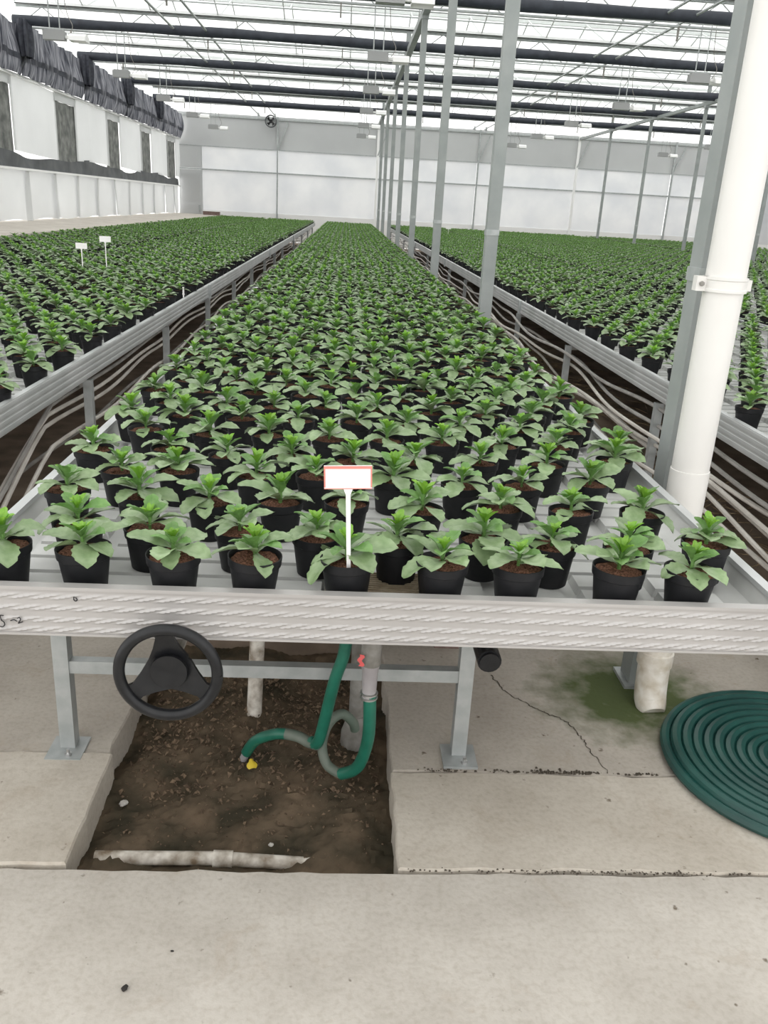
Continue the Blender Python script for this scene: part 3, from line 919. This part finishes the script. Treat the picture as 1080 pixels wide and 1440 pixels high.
b = MB(); b.tube([(-.248, 2.42, PIT - .02), (-.246, 2.46, .03), (-.235, 2.62, .70)], .025, 14)
tag(obj('standpipe', b.mesh('standpipe', 'pvc_mud', True)), 'muddy white plastic pipe rising from the soil behind the crossbar', 'pipe')
b = MB(); b.tube([(-.585, 1.755, PIT + .010), (-.27, 1.76, PIT + .008), (-.02, 1.762, PIT - .010)], .018, 12)
b.tube([(-.285, 1.759, PIT + .008), (-.235, 1.76, PIT + .006)], .022, 12)
tag(obj('buried_pipe', b.mesh('buried_pipe', 'pvc_mud', True)), 'white plastic pipe half buried along the front of the soil bed', 'pipe')
b = MB(); b.cbox((0, 0, .045), (.09, .09, .09)); b.box(-.015, .015, -.015, .015, .09, .60)
tag(obj('leg_block', b.mesh('leg_block', 'block'), None, (.425, 2.78, 0)), 'brown block with thin post under the bench', 'block')

def lump(s, seed):
    R = random.Random(seed)
    bm = bmesh.new(); bmesh.ops.create_icosphere(bm, subdivisions=2, radius=1)
    for v in bm.verts:
        k = R.uniform(.8, 1.15)
        v.co = Vector((v.co.x * s[0] * k, v.co.y * s[1] * k, v.co.z * s[2] * k))
    me = bpy.data.meshes.new('lump'); bm.to_mesh(me); bm.free()
    return me
def lumpy(name, s, seed, m, loc, label, cat, rz=0):
    me = lump(s, seed); me.materials.append(MT[m])
    return tag(obj(name, me, None, loc, (0, 0, rz)), label, cat)
lumpy('stone', (.013, .010, .007), 1, 'stone', (-.565, 1.965, PIT + .010), 'pale stone lying by the left edge of the soil bed', 'stone', .5)
lumpy('pebble', (.008, .008, .006), 2, 'stone', (-.007, 2.07, PIT + .008), 'small round pebble in the soil below the looped hose', 'pebble')
lumpy('pebble', (.007, .006, .005), 3, 'stone', (-.14, 1.81, PIT + .010), 'tiny white pebble by the half buried pipe', 'pebble')
lumpy('soil_clod', (.008, .0065, .005), 4, 'rust', (-.392, 1.292, .0045), 'small dark clod on the pale concrete walkway', 'clod', .9)
lumpy('soil_crumb', (.004, .002, .002), 5, 'rust', (-.315, 1.385, .002), 'tiny dark crumb on the concrete walkway behind the clod', 'crumb')
b = MB().grid(lambda u, v: ((u - .5) * .022 * (.5 + math.sin(PI * min(v + .15, 1))), (v - .5) * .03, .006 * math.sin(PI * u)), 4, 5)
tag(obj('fallen_petal', b.mesh('fallen_petal', 'yellow', True), None, (-.225, 2.135, PIT + .022), (.6, 0, .3)), 'yellow fallen petal beside the hose nozzle', 'petal')

# flat coiled hose on the right
pts = []
turns = 10; r0, r1 = .055, .365
N = 64
for i in range(turns * N + 1):
    a = 2 * PI * i / N
    r = r0 + (r1 - r0) * i / (turns * N)
    pts.append((r * math.cos(a) * 1.03, r * math.sin(a), .0165 + .016 * max(0, (r - .12) / r1) ** 1.0))
b = MB(); b.tube(pts, .0165, 8)
ch = thing('coiled_hose', 'dark green hose coiled flat in a spiral on the concrete', 'hose', (1.41, 2.06, .002), .3)
obj('spiral', b.mesh('spiral', 'coil', True), ch)
pts = []
for i in range(int(1.6 * N) + 1):
    a = 2 * PI * i / N
    r = r1 + .014 - .012 * i / (1.6 * N) - (.022 if i > N else 0)
    pts.append((r * math.cos(a) * 1.03, r * math.sin(a), .0160 if i <= N else .012))
b = MB(); b.tube(pts[:N + 1], .0155, 8)
obj('bottom_turn', b.mesh('bottom_turn', 'coil', True), ch)

# ================================================================== AISLE TUBES
def tube_run(name, x, z, y0, y1, wx, wz, r, m, label, group, seed, cross=None):
    R = random.Random(seed)
    p1, p2, p3 = (R.uniform(0, 6) for _ in range(3))
    pts = []
    yy = y0
    while yy <= y1:
        fade = 1.0
        xx = x + wx * math.sin(yy * 1.15 + p1) + wx * .5 * math.sin(yy * 2.1 + p2)
        zz = z + wz * math.sin(yy * 3.4 + .4 * p3) + wz * .8 * math.sin(yy * 1.3 + p1)
        if cross:
            k = max(0, 1 - (yy - y0) / cross[2])
            xx += cross[0] * k; zz += cross[1] * k
        pts.append((xx, yy, max(zz, r + .001)))
        yy += .16 if yy < 12 else .5
    b = MB(); b.tube(pts, r, 7)
    return tag(obj(name, b.mesh(name, m, True)), label, 'tube', group)
LT = [(-1.27, .615, .012, 'tube_dark', 'topmost dark tube tucked under the left bench rail'),
      (-1.28, .560, .022, 'tube', 'second grey tube from the top under the left bench rail'),
      (-1.30, .500, .026, 'tube', 'third wavy grey tube below the left bench rail'),
      (-1.25, .420, .030, 'tube', 'fourth grey tube sagging low beside the left aisle'),
      (-1.40, .30, .02, 'tube_dark', 'low dusty tube deep under the left bench')]
for i, (x, z, w, m, lb) in enumerate(LT):
    tube_run('irrigation_tube', x, z, 1.75, 32, .02, w * .55, .0095, m, lb, 'tubes beside the left aisle', 10 + i, (.12 if i in (2, 3) else 0, -z + .02, 1.9))
RT = [(1.64, .615, 'tube_dark', 'topmost tube hugging the right bench rail', None),
      (1.70, .55, 'tube_dark', 'second tube below the right bench rail', None),
      (1.66, .50, 'tube', 'third tube below the right bench rail', (.15, .02, 2.2)),
      (1.62, .45, 'tube', 'fourth pale tube below the right bench rail', (.12, -.02, 2.6)),
      (1.68, .39, 'tube', 'fifth pale tube beside the right aisle', (-.02, -.04, 2.0)),
      (1.58, .33, 'tube', 'sixth pale tube beside the right aisle', (.22, -.02, 2.2)),
      (1.64, .27, 'tube', 'seventh pale tube beside the right aisle', (.05, -.06, 1.8)),
      (1.54, .23, 'tube', 'outermost low pale tube beside the right aisle', (.26, -.06, 2.4)),
      (1.85, .32, 'tube', 'crossing pale tube deep under the right bench', (-.18, .08, 3.0)),
      (1.74, .20, 'tube_dark', 'lowest dusty tube under the right bench', None)]
for i, (x, z, m, lb, cr_) in enumerate(RT):
    tube_run('irrigation_tube', x - .06, z, 1.9, 32, .035, .016, .0105, m, lb, 'tubes beside the right aisle', 30 + i, cr_)
# straw scattered on the right aisle soil
b = MB()
for i in range(1500):
    y = random.uniform(3.4, 11); x = random.gauss(1.85, .22); a = random.uniform(0, PI); L = random.uniform(.04, .13)
    z = random.uniform(0, .10 + .12 * math.exp(-((y - 7) / 2.0) ** 2))
    c, s = math.cos(a) * L, math.sin(a) * L; t = .0022
    dz = random.uniform(-.03, .04)
    b.add([(x - c, y - s, max(z, -.015)), (x + c, y + s, max(z + dz, -.015)), (x + c - s * .03, y + s + c * .03, max(z + dz, -.015) + t), (x, y, max(z + dz / 2, -.015) + 2 * t)],
          [(0, 1, 3), (1, 2, 3), (0, 3, 2)])
tag(obj('loose_straw', b.mesh('loose_straw', 'straw')), 'dry loose straw strewn over soil beneath the right bench', 'straw', None, 'stuff')
# straw bank below the right bench so the straw rests on something
def bank(u, v):
    x = 1.35 + u * 1.0; y = 3.2 + v * 8.5
    z = -.03 + (.10 + .12 * math.exp(-((y - 7) / 2.0) ** 2)) * math.exp(-((x - 1.88) / .28) ** 2) + .012 * math.sin(19 * x + 7 * y)
    return (x, y, z)
obj('soil_bank', MB().grid(bank, 24, 120).mesh('soil_bank', 'ground', True), ground)

# ================================================================== BROWN MESH MAT under front pots
b = MB()
for i in range(24):
    x = -.035 + i * .0105
    b.bar((x, 1.522, ZS + .003), (x, 1.70, ZS + .003), .004, .003)
for j in range(18):
    y = 1.522 + j * .0105
    b.bar((-.037, y, ZS + .0055), (.210, y, ZS + .0055), .004, .003)
tag(obj('drain_mat', b.mesh('drain_mat', 'jute'), None, (.02, 0, 0)), 'brown woven mesh mat on the tray between front pots', 'mat')

# ================================================================== PLANTS
def leaf_geo(L, W, e0, e1, fold, ns, nl, serr, seed):
    """a serrated obovate leaf from the origin along +x; e0..e1 elevation along its length"""
    R = random.Random(seed)
    vs, fs = [], []
    x = z = 0.0
    tw = R.uniform(-.15, .15)
    for i in range(ns + 1):
        t = i / ns
        q = min(1, t / .60); q = q * q * (3 - 2 * q)
        w = W * (.16 + .84 * q) * (1 if t < .58 else max(0, 1 - ((t - .58) / .425) ** 2) ** .62)
        if t > .15 and t < 1:
            w *= 1 + serr * (1 if i % 2 else -1)
        e = e0 + (e1 - e0) * t
        if i:
            x += L / ns * math.cos(e); z += L / ns * math.sin(e)
        for j in range(nl + 1):
            s = -1 + 2 * j / nl
            up_ = fold * abs(s) * w * .5 + .045 * W * math.sin(3 * PI * t + 2 * s) * abs(s)
            y = s * w * .5
            vs.append((x - up_ * math.sin(e) + (-.05 * L * serr if i % 2 == 0 and abs(s) == 1 else 0), y, z + up_ * math.cos(e) + y * tw * t))
    n = nl + 1
    for i in range(ns):
        for j in range(nl):
            fs.append((i * n + j, (i + 1) * n + j, (i + 1) * n + j + 1, i * n + j + 1))
    return vs, fs
def leaf_mesh(name, m, *a):
    b = MB(); b.add(*leaf_geo(*a)); return b.mesh(name, m, True)
OUT = [leaf_mesh('outer_leaf', 'leaf', .090, .047, math.radians(a), math.radians(c), .30, 13, 4, .07, i)
       for i, (a, c) in enumerate([(26, -14), (20, -26), (34, 0), (14, -8), (28, -38)])]
OUT_S = [leaf_mesh('outer_leaf_simple', 'leaf', .090, .047, math.radians(a), math.radians(c), .30, 6, 2, .05, i)
         for i, (a, c) in enumerate([(26, -14), (20, -26), (34, 0), (14, -8), (28, -38)])]
MID = [leaf_mesh('inner_leaf', 'leaf_mid', .060, .031, math.radians(a), math.radians(c), .40, 11, 4, .08, 20 + i)
       for i, (a, c) in enumerate([(55, 15), (62, 30), (45, 0)])]
def xf(vs, az, el, s, off):
    ca, sa, ce, se = math.cos(az), math.sin(az), math.cos(el), math.sin(el)
    out = []
    for x, y, z in vs:
        x, z = x * ce - z * se, x * se + z * ce
        x, y = x * ca - y * sa, x * sa + y * ca
        out.append((x * s + off[0], y * s + off[1], z * s + off[2]))
    return out
def crown(seed, with_mid, ns, nl):
    R = random.Random(seed)
    b = MB()
    b.tube([(0, 0, -.005), (0, 0, .03)], .004, 5, mi=1)
    if with_mid:
        for k in range(6):
            v, f = leaf_geo(.060, .031, math.radians(R.uniform(45, 62)), math.radians(R.uniform(0, 30)), .4, ns, nl, .07, seed + k)
            b.add(xf(v, 2 * PI * k / 6 + R.uniform(-.3, .3), 0, R.uniform(.8, 1.1), (0, 0, .014)), f, 1)
    for k in range(8):
        v, f = leaf_geo(.040, .016, math.radians(R.uniform(62, 80)), math.radians(R.uniform(20, 60)), .5, ns, nl, .08, seed * 3 + k)
        b.add(xf(v, 2.4 * k + R.uniform(-.2, .2), 0, R.uniform(.75, 1.15) * (1 - .05 * k), (0, 0, .022 + .0016 * k)), f, 0)
    return b.mesh('leaf_crown', ['leaf_young', 'leaf_mid'], True)
CROWN = [crown(s, False, 8, 2) for s in (1, 2, 3)]
CROWN_M = [crown(s, True, 5, 2) for s in (4, 5, 6)]
POT_H, POT_R = .088, .052
b = MB()
b.lathe([(.036, 0), (.0385, .002), (.0475, .068), (.0505, .070), (.052, .0875), (.0505, .088), (.0485, .086), (.0465, .072)], 28, cap=False)
b.lathe([(.0465, .071), (.0001, .071)], 28, cap=False); b.lathe([(.0001, .0), (.036, 0)], 28, cap=False)
POT = b.mesh('pot', 'pot', True)
def soil_mesh(seed):
    R = random.Random(seed)
    vs, fs = [(0, 0, .083)], []
    n = 20
    for ri, r in enumerate((.016, .030, .0455)):
        for k in range(n):
            a = 2 * PI * k / n
            vs.append((r * math.cos(a), r * math.sin(a), .082 + R.uniform(-.003, .003) - (.004 if ri == 2 else 0)))
    for k in range(n):
        fs.append((0, 1 + k, 1 + (k + 1) % n))
        for ri in range(2):
            p = 1 + ri * n
            fs.append((p + k, p + n + k, p + n + (k + 1) % n, p + (k + 1) % n))
    b = MB(); b.add(vs, fs); return b.mesh('soil', 'soil', True)
SOIL = [soil_mesh(s) for s in (1, 2)]

def grid_for(cx, y_first, odd0=-.765, even0=-.665, dx=.181, dy=.198):
    out = []
    y = y_first; r = 0
    while y < YE - .1:
        x0 = odd0 if r % 2 == 0 else even0
        n = 9
        for i in range(n):
            x = x0 + i * dx
            if x > HW - .075: continue
            out.append((cx + x + random.uniform(-.013, .013), y + random.uniform(-.016, .016), r, i))
        y += dy; r += 1
    return out
ROWS = [
    [(-.664, 1.595), (-.502, 1.588), (-.322, 1.570), (-.162, 1.572), (.029, 1.572), (.221, 1.572), (.38, 1.575), (.588, 1.572), (.742, 1.576)],
    [(-.567, 1.768), (-.409, 1.752), (-.212, 1.759), (-.041, 1.745), (.139, 1.719), (.335, 1.759), (.486, 1.73), (.660, 1.725), (.860, 1.774)],
    [(-.66, 1.997), (-.48, 1.964), (-.306, 1.941), (-.135, 1.95), (.025, 1.968), (.207, 1.936), (.412, 1.969), (.59, 1.96), (.772, 1.965)],
    [(-.568, 2.158), (-.426, 2.177), (-.216, 2.154), (-.056, 2.175), (.149, 2.17), (.334, 2.14), (.502, 2.151), (.700, 2.195)],
    [(-.694, 2.348), (-.484, 2.38), (-.311, 2.331), (-.134, 2.357), (.041, 2.324), (.226, 2.335), (.417, 2.362), (.619, 2.368), (.845, 2.44)]]
main_pts = []
for r, row in enumerate(ROWS):
    for i, (x, y) in enumerate(row):
        k = 1 if r == 0 else .979
        main_pts.append((x * k, max(y * k, 1.577), r, i))
g = grid_for(CX, 1.545 + .195 * 5, even0=-.765, odd0=-.668, dy=.195)
main_pts += [(x, y, r + 5, i) for x, y, r, i in g]
ALL = [(x, y, 'main', r, i) for x, y, r, i in main_pts]
for nm, cx in (('left', -2.02), ('left2', -3.78), ('right', 2.415), ('right2', 4.175), ('right3', 5.935), ('right4', 7.695), ('right5', 9.80), ('right6', 11.56), ('right7', 13.32)):
    ALL += [(x, y, nm, r, i) for x, y, r, i in grid_for(cx, 1.66)]
# keep what the place shows around the camera's view, with a margin
def pix(x, y, z):
    d = Vector((x, y, z)) - CAM
    w = d.dot(fwd)
    return (540 + F_PX * d.dot(r2) / w, 720 - F_PX * d.dot(u2) / w) if w > .1 else (9e9, 9e9)
kept = []
for p in ALL:
    px, py = pix(p[0], p[1], .87)
    if -260 < px < 1340 and p[1] < YE:
        kept.append((p, px, py))
inframe = sorted([k for k in kept if -45 < k[1] < 1125 and k[2] < 1440], key=lambda k: (Vector((k[0][0], k[0][1], .85)) - CAM).length)
indiv = inframe[:300]
ind_set = set(id(k[0]) for k in indiv)
rest = [k[0] for k in kept if id(k[0]) not in ind_set]

NUMW = ['one', 'two', 'three', 'four', 'five', 'six', 'seven', 'eight', 'nine', 'ten', 'eleven', 'twelve']
cnt = {}
def plant(p, rank):
    x, y, bn, r, i = p
    R = random.Random(int(x * 1000) * 7919 + int(y * 1000))
    if bn == 'main':
        grp = 'potted plants on the central bench'
        lab = 'leafy potted plant, %s from left in the %s row of the central bench' % (ORD[i], 'front' if r == 0 else ORD[r])
    else:
        side = 'left' if bn.startswith('left') else 'right'
        if side == 'left':
            line = 2 * (8 - i) + (0 if r % 2 else 1)
        else:
            line = 2 * i + (r % 2)
        if bn not in ('left', 'right'):
            line += 18
        grp = side + ' bench potted plants'
        cnt[(side, line)] = cnt.get((side, line), -1) + 1
        lab = 'leafy potted plant, %s line in from the %s bench rail, %s visible from front' % (ORD[line], side, ORD[cnt[(side, line)]])
    t = thing('potted_plant', lab, 'plant', (x, y, ZS), R.uniform(0, 2 * PI), grp)
    t.rotation_euler = (R.uniform(-.03, .03), R.uniform(-.03, .03), R.uniform(0, 2 * PI))
    obj('pot', POT, t, scale=1.06); obj('soil', R.choice(SOIL), t, scale=1.06)
    full = rank < 130
    no = R.choice((6, 6, 7)) if full else 6
    sc = R.uniform(.92, 1.14)
    for k in range(no):
        az = 2 * PI * k / no + R.uniform(-.35, .35)
        obj('leaf', R.choice(OUT if rank < 200 else OUT_S), t, (0, 0, .091 + R.uniform(.002, .014)), (R.uniform(-.25, .25), -R.uniform(-.28, .22), az), sc * R.uniform(.8, 1.08))
    if full:
        for k in range(5):
            az = 2 * PI * k / 5 + R.uniform(-.35, .35)
            obj('leaf', R.choice(MID), t, (0, 0, .091 + .014 + R.uniform(0, .008)), (R.uniform(-.2, .2), -R.uniform(-.25, .2), az), sc * R.uniform(.75, 1.1))
    obj('leaf_crown', R.choice(CROWN if full else CROWN_M), t, (0, 0, .092), (0, 0, R.uniform(0, 6)), sc * R.uniform(.9, 1.2))
for rank, k in enumerate(indiv):
    plant(k[0], rank)

# the rest of the crop as one mass
def lod(seed, level):
    R = random.Random(seed)
    V, T, Mi = [], [], []
    def addm(vs, fs, mi):
        b0 = len(V)
        V.extend(vs)
        for f in fs:
            for q in range(1, len(f) - 1):
                T.append((f[0] + b0, f[q] + b0, f[q + 1] + b0)); Mi.append(mi)
    n = 10 if level == 0 else 6
    prof = [(.037, 0), (.0475, .068), (.052, .088)] if level == 0 else [(.038, .0), (.052, .088)]
    vs = [(r * math.cos(2 * PI * k / n), r * math.sin(2 * PI * k / n), z) for r, z in prof for k in range(n)]
    fs = [(i * n + k, i * n + (k + 1) % n, (i + 1) * n + (k + 1) % n, (i + 1) * n + k) for i in range(len(prof) - 1) for k in range(n)]
    addm(vs, fs, 0)
    addm([(.049 * math.cos(2 * PI * k / n), .049 * math.sin(2 * PI * k / n), .082) for k in range(n)], [tuple(range(n))], 1)
    ns, nl = (4, 2) if level == 0 else (2, 2)
    sc = R.uniform(.9, 1.12)
    for k in range(6 if level == 0 else 5):
        v, f = leaf_geo(.094, .056, math.radians(R.uniform(16, 36)), math.radians(R.uniform(-32, 5)), .3, ns, nl, 0, seed + k)
        addm(xf(v, 2 * PI * k / 6 * (1 if level == 0 else 1.2) + R.uniform(-.35, .35), R.uniform(-.15, .25), sc * R.uniform(.8, 1.05), (0, 0, .092)), f, 2)
    for k in range(4):
        v, f = leaf_geo(.062, .038, math.radians(R.uniform(45, 62)), math.radians(R.uniform(0, 30)), .4, ns, nl, 0, seed + 9 + k)
        addm(xf(v, 2 * PI * k / 4 + R.uniform(-.3, .3), 0, sc * R.uniform(.8, 1.1), (0, 0, .104)), f, 3)
    for k in range(4 if level == 0 else 3):
        v, f = leaf_geo(.038, .019, math.radians(R.uniform(60, 80)), math.radians(R.uniform(20, 60)), .5, 2, 2, 0, seed + 19 + k)
        addm(xf(v, 2.4 * k, 0, sc * R.uniform(.8, 1.2), (0, 0, .112)), f, 4)
    return np.array(V, float), np.array(T, np.int32), np.array(Mi, np.int32)
LODS = [[lod(100 * s + 3, 0) for s in range(4)], [lod(100 * s + 57, 1) for s in range(4)]]
vv, tt, mm = [], [], []
base = 0
for p in rest:
    x, y = p[0], p[1]
    V, T, Mi = LODS[0 if y < 12 else 1][int(rng.integers(4))]
    a = rng.uniform(0, 2 * PI); s = rng.uniform(.94, 1.08)
    c, d = math.cos(a) * s, math.sin(a) * s
    W = np.empty_like(V)
    W[:, 0] = V[:, 0] * c - V[:, 1] * d + x
    W[:, 1] = V[:, 0] * d + V[:, 1] * c + y
    W[:, 2] = V[:, 2] * s + ZS
    vv.append(W); tt.append(T + base); mm.append(Mi)
    base += len(V)
V = np.concatenate(vv); T = np.concatenate(tt); Mi = np.concatenate(mm)
me = bpy.data.meshes.new('plant_mass')
me.vertices.add(len(V)); me.vertices.foreach_set('co', V.astype(np.float32).ravel())
me.loops.add(len(T) * 3); me.loops.foreach_set('vertex_index', T.ravel())
me.polygons.add(len(T)); me.polygons.foreach_set('loop_start', np.arange(0, len(T) * 3, 3, dtype=np.int32))
for m in ('pot', 'soil', 'leaf', 'leaf_mid', 'leaf_young'):
    me.materials.append(MT[m])
me.polygons.foreach_set('material_index', Mi)
me.polygons.foreach_set('use_smooth', np.ones(len(T), bool))
me.update(calc_edges=True)
me.validate()
tag(obj('potted_plants_mass', me), 'dense rows of green potted plants stretching back to the end wall', 'plants', 'potted plants filling the benches', 'stuff')
print('plants', len(indiv), 'individual', len(rest), 'mass', 'tris', len(T))

# ================================================================== LABEL STAKES
def stake(name, loc, h, w, hh, label, pink, tilt=(0, 0, 0)):
    t = thing(name, label, 'plant label', loc)
    t.rotation_euler = tilt
    b = MB()
    b.add([(-.004, -.0015, 0), (.004, -.0015, 0), (.004, .0015, 0), (-.004, .0015, 0),
           (-.0045, -.0015, h - hh - .012), (.0045, -.0015, h - hh - .012), (.0045, .0015, h - hh - .012), (-.0045, .0015, h - hh - .012),
           (-.010, -.0015, h - hh + .002), (.010, -.0015, h - hh + .002), (.010, .0015, h - hh + .002), (-.010, .0015, h - hh + .002)],
          [(0, 1, 5, 4), (1, 2, 6, 5), (2, 3, 7, 6), (3, 0, 4, 7), (4, 5, 9, 8), (5, 6, 10, 9), (6, 7, 11, 10), (7, 4, 8, 11)])
    obj('stem', b.mesh('label_stem', 'tag'), t)
    b = MB()
    b.box(-w / 2, w / 2, -.002, .002, h - hh, h)
    obj('plate', b.mesh('label_plate', 'tag'), t)
    if pink:
        b = MB(); e = .0035
        b.box(-w / 2, w / 2, -.0032, -.002, h - e * 1.6, h); b.box(-w / 2, w / 2, -.0032, -.002, h - hh, h - hh + e * .4)
        b.box(-w / 2, -w / 2 + e * .8, -.0032, -.002, h - hh + e, h - e * 1.6); b.box(w / 2 - e * .8, w / 2, -.0032, -.002, h - hh + e, h - e * 1.6)
        obj('plate_border', b.mesh('label_border', 'tag_pink'), t)
    return t
stake('plant_label', (.030, 1.540, ZS + .075), .225, .092, .046, 'white plant label with red border standing in a front pot', True, (0, -.045, 0))
stake('plant_label', (-2.33, 7.90, ZS + .08), .24, .10, .05, 'left of two small white plant labels on the left bench', False)
stake('plant_label', (-2.16, 8.05, ZS + .08), .30, .10, .05, 'right and taller of two small white plant labels on left bench', False)
stake('plant_label', (2.86, 24.8, ZS + .08), .26, .14, .08, 'tiny white plant label far back on the right bench', False)
stake('plant_label', (-1.20, 6.55, ZS + .02), .10, .012, .05, 'thin white stick by the rail of the left bench', False)
